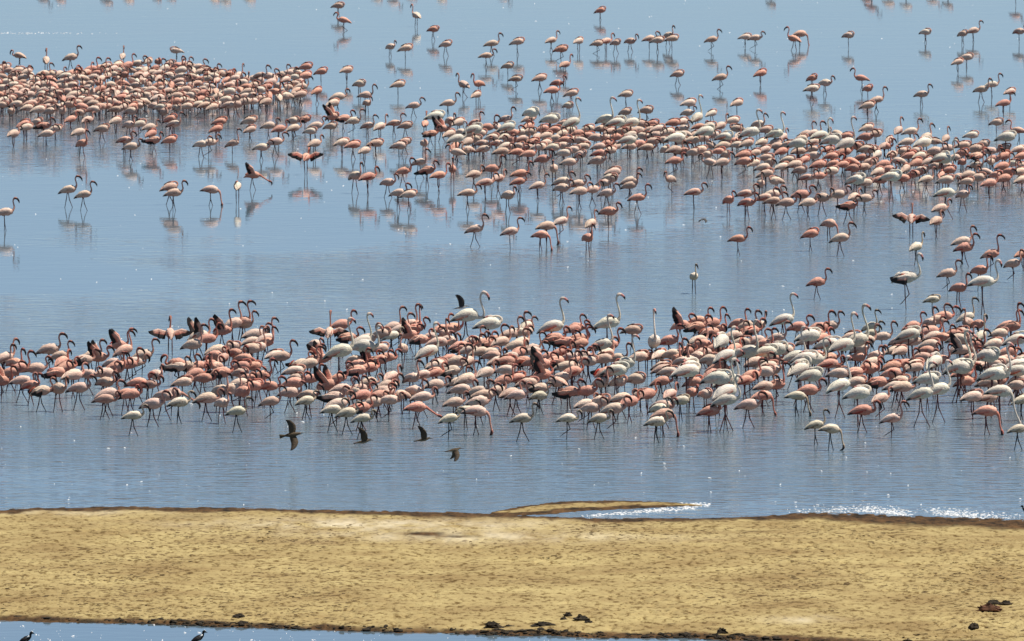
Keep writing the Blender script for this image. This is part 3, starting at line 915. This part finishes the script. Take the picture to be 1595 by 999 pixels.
BACK = [
 ((0, 0, 3.9875), """
120 345 pCL;287 375 pUa;440 355 pUR;762 350 pUa;1095 315 pRL;270 -132 pSR;375 -136 pRR;665 -134 pSR;800 -128 pRR;975 -142 pSR;1060 -142 pRR;1335 -134 pRR;1400 -132 pSR;1550 -132 pRR
85 830 pSR;150 770 dSR;165 790 pSR;230 760 pSR;290 830 pSR;270 780 dSRD;345 800 pSR;440 740 dSR;490 820 pUR;545 745 pSR;510 890 dUR;635 800 pSR;720 750 pRR;800 775 pSR;775 870 pSR;815 910 pSR;865 770 pRR;930 790 pSR;940 830 dSR;1080 770 pUR;1060 740 dRR;960 870 dSRD;1055 870 dSR
1020 695 pRR;1100 670 pSR;1160 660 pRR;1230 650 pSR;1250 895 pSR;1300 885 pSR;1345 800 dSR;1365 755 dSR;1445 890 pHR;1550 750 pSR;1555 805 pSR;1350 600 pUR;1460 610 pRR;1520 630 pSR;720 680 pSR;815 690 pRR;580 680 pSR;490 700 pRR;310 690 pSR;390 690 pSR;240 680 pSR;170 670 pRR;70 690 pSR"""),
 ((400, 0, 3.9875), """
507 35 pRR;540 125 dSL;990 95 pUa;1098 182 dRR;830 290 pSR;925 300 pSR;1175 275 pSR;1460 270 pUR;1425 345 pSR;880 525 pSR;1560 410 pSR;975 655 pSR;1285 525 pUa;1190 640 pUR;1380 520 dUL;1365 590 pRR;560 435 pSR;400 445 dRR;640 520 pRR;304 415 dRR;745 -132 pRR;850 -118 pSR;960 -140 pSR;1150 -135 pRR;1530 -142 pSR
75 780 pSR;140 800 dSR;225 750 pRR;230 795 pSR;300 740 dSRD;365 780 pSR;335 815 pRR;460 785 pRR;470 725 dSRV;540 735 dSRD;600 750 pUR;690 780 pUR;765 785 pUR;855 765 pUR;925 780 pSR;1110 720 wRR;1045 770 dUa;1080 830 dSRD;1150 800 dSRV;1200 750 pSR;1255 760 pSR;1345 805 wRR;1430 790 dUR;1545 740 pUR;1555 790 wRR;1240 860 wUR;1310 880 pSR;1400 890 pSR;1490 890 pSR;1540 850 pRR;1040 890 pSR;920 880 pRR;885 905 pSR;740 890 pRR;670 935 pSR;600 900 dRR;530 885 pSR;360 890 pSR;115 880 pSR;30 915 pSR
70 475 pSR;20 470 pUR;150 465 pUR;180 495 pSR;235 480 pRR;300 470 dRR;110 570 dUR;15 560 pSR;230 590 pSR;60 630 pRR;375 565 dSR;475 640 pSR;505 600 pSR;675 590 pUR;685 640 pSR"""),
 ((800, 0, 3.9875), """
540 65 dRR;235 250 pUR;295 305 dSR;405 255 pSR;520 270 pSR;575 255 pSR;635 265 pSR;725 255 pSR;845 240 pSR;895 250 pSR;960 220 pUR;985 240 pSR;1230 245 pUR;1440 230 pSR;1500 235 pSR;1020 460 pRR;1285 480 pUR;1535 455 dSR;165 485 pSR;15 490 pRR;25 260 pSR;320 400 pUR;270 515 dSR;240 560 dSR;360 580 pSR;340 655 pRR;1090 640 pSR;1390 640 pSR;1230 705 pRR;700 585 pRR;695 695 pSR;825 685 pSR
570 740 wHR;640 760 wRR;730 760 wHR;360 760 wHR;1140 730 wHR;1470 820 wHR;1190 815 wRR;1010 855 wRR;1310 850 wRR;230 740 wRR;110 700 wRR;710 870 wRR;1360 750 pRR;1520 770 pUR;1080 700 pSR;860 770 dRR
100 820 pSR;120 880 dSRD;30 910 pSR;95 740 pSR;180 800 dSR;260 860 pUR;350 810 pSR;370 870 pSR;430 910 pSR;510 855 pSR;530 910 pSR;600 935 pSR;640 910 pRR;830 915 pSR;940 930 pRR;880 840 pSR;930 870 pRR;960 820 pRR;1050 940 dSR;1110 870 pSR;1160 930 pRR;1050 800 pSR;1270 940 dRR;1320 960 pRR;1390 900 pSR;1430 960 dSR;1500 950 pSR;1560 930 pRR;1570 980 pRR;770 810 pSR;460 800 pSR;300 905 pSR;200 890 pSR;1360 880 dSR;1450 890 pCR"""),
 ((1195, 0, 3.9875), """
165 240 dUL;205 210 pFR;505 220 pRR;985 200 pSR;1215 210 pRR;1280 190 pUR;1185 385 pRR;1240 355 pRR;1565 195 pSR;1330 555 pUR;1395 525 pUR;1510 570 pSR;1470 640 dUR;960 585 pUR;280 485 dRR;360 515 pSR;280 550 pRR;585 485 dUL;625 550 dRR;680 620 pUR;625 655 pSR;620 795 pRR;610 850 dSR;815 810 pUa;890 815 pUR;990 850 pUa;970 885 wRR;1110 860 pUR;1425 760 pSR;1485 850 wRR;1560 810 pUL
25 -115 pSR;620 -122 dRR;650 -88 dSR;755 -108 pSR;865 -90 pSR;1030 -118 pSR;1125 -84 pSR;1545 -30 dSR
400 870 wRR;330 840 wUR;490 890 wHR;190 890 wRR;50 830 wHR;240 830 pUR;285 830 pUR;100 850 pSR;50 890 pRR;90 940 dSR;130 900 pRR;200 940 pSR;210 860 pRR;380 930 dSR;400 970 dRR;480 945 dSR;640 930 pRR;730 910 dSR;760 870 pRR;830 940 pSR;880 960 dSR;920 940 pRR;1030 950 pRR;1080 980 wRR;1210 950 dSR;1300 970 dSRD;1470 920 pRR;1470 970 dRR;1580 920 pUR;1400 990 dUR"""),
 ((1195, 220, 3.9875), """
20 130 pRR;60 30 pSR;130 115 pRR;200 50 pSR;230 115 dRR;205 180 pRR;245 225 pSR;320 215 dSR;400 80 dRR;410 140 dRR;400 185 pRR;320 145 dSR;470 145 dCR;480 60 pSR;55 245 pRL;550 240 wRR;615 50 pRR;600 160 pSR;640 130 pRR;690 190 pRR;700 240 dRR;730 30 pSR;725 140 dUR;770 220 wRR;840 230 dSR;860 170 pRR;850 60 pRR;880 90 dSR;960 180 pRR;990 235 pUR;950 90 pRR;1040 60 pSR;1090 110 wUR;1120 160 pSR;1080 210 dRR;1130 180 dRR;1110 240 pRR;1190 220 pUR;1210 130 dSR;1300 90 dSRD;1250 210 pSR;1310 225 pSR;1300 150 pUt;1420 210 dRR;1470 90 pRR;1470 230 dSR;1500 190 dUR;1390 130 pUt;1520 140 pRR;1570 190 pRR;1585 240 pSR;1560 50 pUR"""),
]
FACE = {'R': 0, 'L': 180, 'a': 80, 't': -80}


def parse(blocks, zone):
    out = []
    for (x0, y0, k), txt in blocks:
        for line in txt.strip().split('\n'):
            for item in line.split(';'):
                q = item.split('|')
                a = q[0].split()
                out.append(dict(x=x0 + float(a[0]) / k, y=y0 + float(a[1]) / k, col=a[2][0], neck=a[2][1], face=a[2][2], wing=a[2][3:] or '-',
                                label=q[1].strip() if len(q) > 1 else None, ref=q[2].strip() if len(q) > 2 and q[2].strip() != '-' else None, zone=zone))
    # a label stands on the last bird of its line piece
    return out


birds = parse(FRONT, 'front') + parse(MID, 'mid') + parse(BACK, 'back')
r = random.Random(23)
# the thick of the far flock, too dense to pick birds apart
taken = [(b['x'], b['y']) for b in birds]
n = 0
for t in range(6000):
    x = r.uniform(-6, 470)
    lo = 104 + 10 * math.sin(x * 0.02) + max(0, x - 250) * 0.02
    hi = 168 - max(0, x - 330) * 0.13
    y = r.uniform(lo, hi)
    if all((x - a) ** 2 + ((y - b) * 1.5) ** 2 > 105 for a, b in taken):
        taken.append((x, y))
        birds.append(dict(x=x, y=y, col=r.choice('ppppd'), neck=r.choice('SSSURRUC'), face=r.choice('RRRRRRRLta'), wing='-', label=None, ref=None, zone='back'))
        n += 1
for t in range(1500):
    x = r.uniform(1100, 1600)
    c = 226 + (x - 1100) * 0.07
    y = r.gauss(c, 13)
    if 188 < y < 285 and all((x - a) ** 2 + ((y - b) * 1.5) ** 2 > 225 for a, b in taken):
        taken.append((x, y))
        birds.append(dict(x=x, y=y, col=r.choice('pppd'), neck=r.choice('SSSURRC'), face=r.choice('RRRRRRRL'), wing='-', label=None, ref=None, zone='back'))
for t in range(900):
    x = r.uniform(700, 1110)
    y = r.gauss(216, 11)
    if 190 < y < 242 and all((x - a) ** 2 + ((y - b) * 1.5) ** 2 > 160 for a, b in taken):
        taken.append((x, y))
        birds.append(dict(x=x, y=y, col=r.choice('pppd'), neck=r.choice('SSSURRC'), face=r.choice('RRRRRRRL'), wing='-', label=None, ref=None, zone='back'))

for b in birds:
    b['sc'] = r.uniform(0.93, 1.08) * (0.96 if b['zone'] == 'back' else 1.0)
    b['sink'] = r.uniform(.04, .11) if b['zone'] == 'back' else r.uniform(-.02, .03)     # how deep the feet stand
    if b['zone'] == 'back' and b['neck'] in 'SC' and r.random() < 0.5:
        b['neck'] = 'R'
    hb = SIZE[b['col']][1] * b['sc'] - b['sink']
    fy = (b['y'] - HOR * hb / HCAM) / (1 - hb / HCAM)
    b['fy'] = fy
    b['p'] = ground(b['x'], fy)
    b['rz'] = math.radians(FACE[b['face']] + r.gauss(0, 7 if b['label'] else 27 if b['wing'] == '-' else 16))
    w = [2, 7, 2, 0] if b['zone'] == 'front' else [5, 3, 1, 1]
    if b['neck'] == 'R':
        w = [6, 2, 1, 2]
    if b['neck'] in 'F':
        w = [6, 1, 0, 0]
    b['leg'] = r.choices([0, 1, 2, 3], w)[0]

    t_ = b['label'] or ''
    if any(q in t_ for q in ('strid', 'crossed', 'legs apart', 'stepping', 'walking')):
        b['leg'] = 1
    if any(q in t_ for q in ('one leg', 'one foot', 'foot kicked', 'drawn up', 'leg bent')):
        b['leg'] = 3 if 'one long leg' in t_ else 2

pinks = sorted((b for b in birds if b['col'] in 'pd'), key=lambda b: -(b['fy'] + (400 if b['label'] else 0) + (120 if b['zone'] == 'front' else 0)))
solo = set(id(b) for b in pinks[:300])
for b in birds:
    b['solo'] = b['col'] in 'wj' or id(b) in solo

COLN = {'p': 'pale pink', 'd': 'deep pink', 'w': 'large white', 'j': 'small cream'}
POSE = {'U': 'neck raised in an S', 'H': 'neck held straight up', 'S': 'neck folded low', 'C': 'neck coiled at the breast', 'R': 'head tucked on its back',
        'L': 'neck stretched forward', 'F': 'bill lowered to the water', 'G': 'neck deeply curved'}
WPOSE = {'V': ' and black wings raised', 'D': ' and black wings drooped half open', 'O': ' and wings spread', '-': ''}
LEGN = {0: 'standing', 1: 'striding', 2: 'one foot lifted', 3: 'on one leg'}
marks = [b for b in birds if b['ref']]
NAME = {'p': 'pink_flamingo', 'd': 'pink_flamingo', 'w': 'white_flamingo', 'j': 'cream_flamingo'}
GROUP = {'front': 'flamingos of the packed flock by the sandbar', 'mid': 'flamingos on the open water between flocks', 'back': 'flamingos of the far flock'}
cache, geos = {}, {}
flock = Geo()
fr = random.Random(99)
for b in birds:
    x, y, _ = b['p']
    key = (b['col'], b['neck'], b['wing'], b['leg'], fr.randint(0, 4))
    if key not in geos:
        geos[key] = Geo()
        bird_geo(geos[key], b['col'], b['neck'], b['wing'], b['leg'], random.Random(str(key)))
    if not b['solo']:
        q = geos[key]
        V = np.array(q.v) * b['sc']
        ca, sa = math.cos(b['rz']), math.sin(b['rz'])
        V = np.stack([x + V[:, 0] * ca - V[:, 1] * sa, y + V[:, 0] * sa + V[:, 1] * ca, V[:, 2] - b['sink']], 1)
        flock.add(V.tolist(), q.f, (np.clip(np.array(q.c) * fr.uniform(0.98, 1.2), 0, 0.88)).tolist())
        continue
    if key not in cache:
        cache[key] = geos[key].mesh('flamingo', M_FEATHER)
    o = link(NAME[b['col']], cache[key], (x, y, -b['sink']), b['rz'], b['sc'])
    lab = b['label']
    if not lab:
        near = min(marks, key=lambda m: (m['x'] - b['x']) ** 2 + ((m['y'] - b['y']) * 1.3) ** 2) if b['zone'] != 'back' else None
        dist = math.hypot(near['x'] - b['x'], (near['y'] - b['y']) * 1.3) if near else 1e9
        lab = COLN[b['col']] + ' flamingo ' + LEGN[b['leg']] + ', ' + POSE[b['neck']] + WPOSE[b['wing']]
        if b['zone'] == 'mid':
            where = 'on open water between the flocks'
        elif b['zone'] == 'back':
            where = 'in the far flock'
        elif dist < 42:
            where = ('behind ' if b['y'] < near['y'] - 8 else 'in front of ' if b['y'] > near['y'] + 8 else 'beside ') + near['ref']
        else:
            where = ('a few birds behind ' if b['y'] < near['y'] - 10 else 'a few birds before ' if b['y'] > near['y'] + 10 else 'a few birds along from ') + near['ref']
        lab = lab + ', ' + where
        w = lab.split()
        if len(w) > 16:
            lab = lab.replace(WPOSE[b['wing']] if b['wing'] != '-' else '~', ' and ' + {'V': 'wings raised', 'D': 'wings drooped', 'O': 'wings spread', '-': ''}[b['wing']])
            lab = lab.replace('neck raised in an S', 'S-neck').replace('neck folded low', 'low neck').replace('neck coiled at the breast', 'coiled neck').replace('head tucked on its back', 'head tucked').replace('neck held straight up', 'upright neck').replace('bill lowered to the water', 'feeding').replace(' flamingo ' + LEGN[b['leg']], ' flamingo')
            w = lab.split()
            lab = ' '.join(w[:16])
    tag(o, lab, 'flamingo', GROUP[b['zone']])
fo = link('far_flamingo_flock', flock.mesh('far_flamingo_flock', M_FEATHER))
tag(fo, 'dense distant flock of pink flamingos spread across the calm far water', 'flamingo flock', kind='stuff')

# ------------------------------------------------------------------ other birds


def flat_wing(g, side, root, pts, th, colf):
    """pts: (span, fore, aft, up) stations out from the root"""
    V, C, F = [], [], []
    for i, (s, fo_, af, up) in enumerate(pts):
        for x, q in ((fo_, 0), ((fo_ + af) / 2, 1), (af, 2)):
            V.append((root[0] + x, root[1] + side * s, root[2] + up + (th if q == 1 else 0)))
            C.append(colf(i / (len(pts) - 1), q))
    n = len(V)
    V += [(x, y, z - th * 0.8) for x, y, z in V]
    C += C
    m = len(pts)
    for i in range(m - 1):
        for j in range(2):
            a, b, c, d = i * 3 + j, i * 3 + j + 1, (i + 1) * 3 + j + 1, (i + 1) * 3 + j
            F += [(a, b, c, d), (n + d, n + c, n + b, n + a)]
        F += [(i * 3, (i + 1) * 3, n + (i + 1) * 3, n + i * 3), (i * 3 + 2, n + i * 3 + 2, n + (i + 1) * 3 + 2, (i + 1) * 3 + 2)]
    F.append(((m - 1) * 3, (m - 1) * 3 + 1, (m - 1) * 3 + 2, n + (m - 1) * 3 + 2, n + (m - 1) * 3 + 1, n + (m - 1) * 3))
    g.add(V, F, C)


def flying_wader(el, dark, pale, L=0.34, span=0.33, bend=0.0):
    """wader in flight along +x, wings lifted by el degrees"""
    g = Geo()
    P = catmull([(-.20, 0, 0), (-.14, 0, 0), (-.06, 0, 0), (.03, 0, .004), (.09, 0, .014), (.13, 0, .022), (.158, 0, .024), (.18, 0, .016), (.225, 0, .004), (.262, 0, -.008)], 2)
    R_ = np.interp(np.linspace(0, 1, len(P)), np.linspace(0, 1, 10), [.012, .024, .046, .05, .038, .026, .026, .014, .006, .002])
    loft(g, P * (L / .34), R_ * (L / .34), R_ * .9 * (L / .34), 10, lambda t, s, u: (0.03, 0.022, 0.016) if t > .8 else mixc(dark, pale, .5 - .9 * u))
    tail = [(-.27, -.045, 0), (-.27, .045, 0), (-.15, .02, .012), (-.15, -.02, .012), (-.27, -.045, -.006), (-.27, .045, -.006), (-.15, .02, -.012), (-.15, -.02, -.012)]
    g.add([(x * L / .34, y * L / .34, z) for x, y, z in tail], [(0, 1, 2, 3), (7, 6, 5, 4), (0, 4, 5, 1), (1, 5, 6, 2), (3, 7, 4, 0)], [dark] * 8)
    for side in (-1, 1):
        a, out = math.radians(el), []
        for s, f0, f1 in ((0, .06, -.07), (.25, .085, -.07), (.5, .09, -.065), (.75, .04, -.085), (.92, -.02, -.11), (1.0, -.085, -.12)):
            aa = a + math.radians(bend) * s
            out.append((s * span * math.cos(aa), f0 * L / .34, f1 * L / .34, s * span * math.sin(aa)))
        flat_wing(g, side, (.01, side * .025, .02), out, .009, lambda t, q: mixc(dark, BLACK, t * .8 if q else .1))
    return g


BR1, BR2 = (0.085, 0.058, 0.032), (0.30, 0.22, 0.14)
FLY = [  # body pixel, water row below, wing lift, roll, heading, label
    (455, 677, 727, 6, 84, 12, BR1, BR2, 0.38, .36, 'brown wader in flight banked on edge, one wing up one down, before the flock'),
    (567, 688, 734, 72, 8, 8, BR1, BR2, .32, .33, 'brown wader skimming the water with wings up below a cream flamingo'),
    (660, 685, 736, 66, 10, 5, BR1, BR2, .30, .31, 'brown wader with raised wings flying under the neck-stretching flamingo'),
    (708, 701, 739, -70, 4, 15, BR1, BR2, .30, .30, 'brown wader with both wings on the downstroke, lowest over the water'),
    (719, 479, 560, 62, -6, 10, (0.05, 0.048, 0.045), (0.75, 0.74, 0.70), .30, .34, 'dark-winged white-bellied wader flying up behind the tallest white flamingo'),
    (1095, 342, 366, -12, 2, 40, (0.10, 0.09, 0.08), (0.5, 0.48, 0.45), .20, .17, 'small grey bird gliding with bowed wings over the far open water'),
]
for px, py, wy, el, roll, head, c1, c2, L_, sp_, lab in FLY:
    gg = flying_wader(el, c1, c2, L_, sp_, -25 if el < 0 and el > -30 else 14)
    x, y, _ = ground(px, wy)
    h = (wy - py) / pxm(wy)
    # the point over the water row, at the height its reflection implies
    o = link('flying_wader', gg.mesh('flying_wader', M_FEATHER), (x, y, h))
    o.rotation_euler = (math.radians(roll), math.radians(-8), math.radians(head))
    tag(o, lab, 'wader', 'waders in flight over the lake')


def lapwing(dark=False):
    g = Geo()
    blk, brn, wht = (0.012, 0.011, 0.012), (0.06, 0.048, 0.038), (0.80, 0.80, 0.77)
    B_ = catmull([(-.20, 0, .10), (-.15, 0, .125), (-.08, 0, .165), (0, 0, .205), (.05, 0, .235), (.085, 0, .26), (.10, 0, .29)], 3)
    R_ = np.interp(np.linspace(0, 1, len(B_)), np.linspace(0, 1, 7), [.008, .026, .056, .068, .056, .036, .026])
    loft(g, B_, R_ * .85, R_, 12, lambda t, s, u: blk if t > .55 or u > .5 or dark else (wht if u < -.6 else mixc(brn, blk, .3)))
    N_ = catmull([(.085, 0, .25), (.10, 0, .29), (.106, 0, .32), (.118, 0, .343), (.142, 0, .347), (.158, 0, .338), (.18, 0, .33), (.205, 0, .324)], 2)
    R2 = np.interp(np.linspace(0, 1, len(N_)), np.linspace(0, 1, 8), [.036, .026, .026, .034, .032, .016, .007, .003])
    loft(g, N_, R2, R2, 10, lambda t, s, u: blk)
    if not dark:
        loft(g, catmull([(.116, 0, .372), (.132, 0, .3815), (.150, 0, .372), (.160, 0, .356)], 3), [.012, .018, .021, .022, .022, .021, .019, .015, .010, .006], [.004, .007, .008, .009, .009, .009, .008, .007, .005, .003], 8, lambda t, s, u: wht)
        for s in (-1, 1):
            loft(g, catmull([(.082, s * .028, .292), (.06, s * .046, .262), (.02, s * .060, .250)], 3), [.006, .012, .014, .014, .012, .008, .004], [.010, .018, .016, .013, .011, .008, .004], 8, lambda t, s_, u: wht)
            loft(g, catmull([(.045, s * .05, .235), (-.03, s * .064, .19), (-.11, s * .045, .145), (-.215, s * .012, .095)], 3), [.008, .018, .022, .024, .024, .022, .018, .014, .010, .004], [.02, .036, .042, .042, .04, .036, .03, .022, .014, .006], 8, lambda t, s_, u: mixc(blk, brn, .6 - t))
    for s in (-1, 1):
        loft(g, [(-.01, s * .022, .16), (-.02, s * .022, .085), (.0, s * .022, -.03)], [.009, .005, .005], [.009, .005, .005], 6, lambda t, s_, u: blk)
    return g


lm = lapwing().mesh('lapwing', M_FEATHER)
for px, py, hd, lab in ((40.5, 1010.5, -14, 'black lapwing with white crown standing farthest from the near waterline'),
                        (309, 1009, 8, 'black lapwing with white crown below the ragged mud bank')):
    x, y, _ = ground(px, py)
    o = link('lapwing', lm, (x, y, 0), math.radians(hd), 0.92)
    tag(o, lab, 'lapwing', 'lapwings standing in the near water')
x, y, _ = ground(1598.5, 806)
o = link('dark_wader', lapwing(True).mesh('dark_wader', M_FEATHER), (x, y, 0.0), math.radians(180), 0.72)
tag(o, 'small all-dark wader standing in foam at the far waterline, bill outstretched', 'wader')
print('birds', len(birds), 'solo pink', len(solo), 'white', sum(b['col'] == 'w' for b in birds), 'cream', sum(b['col'] == 'j' for b in birds), 'meshes', len(cache), 'flock tris', len(flock.f) * 2)
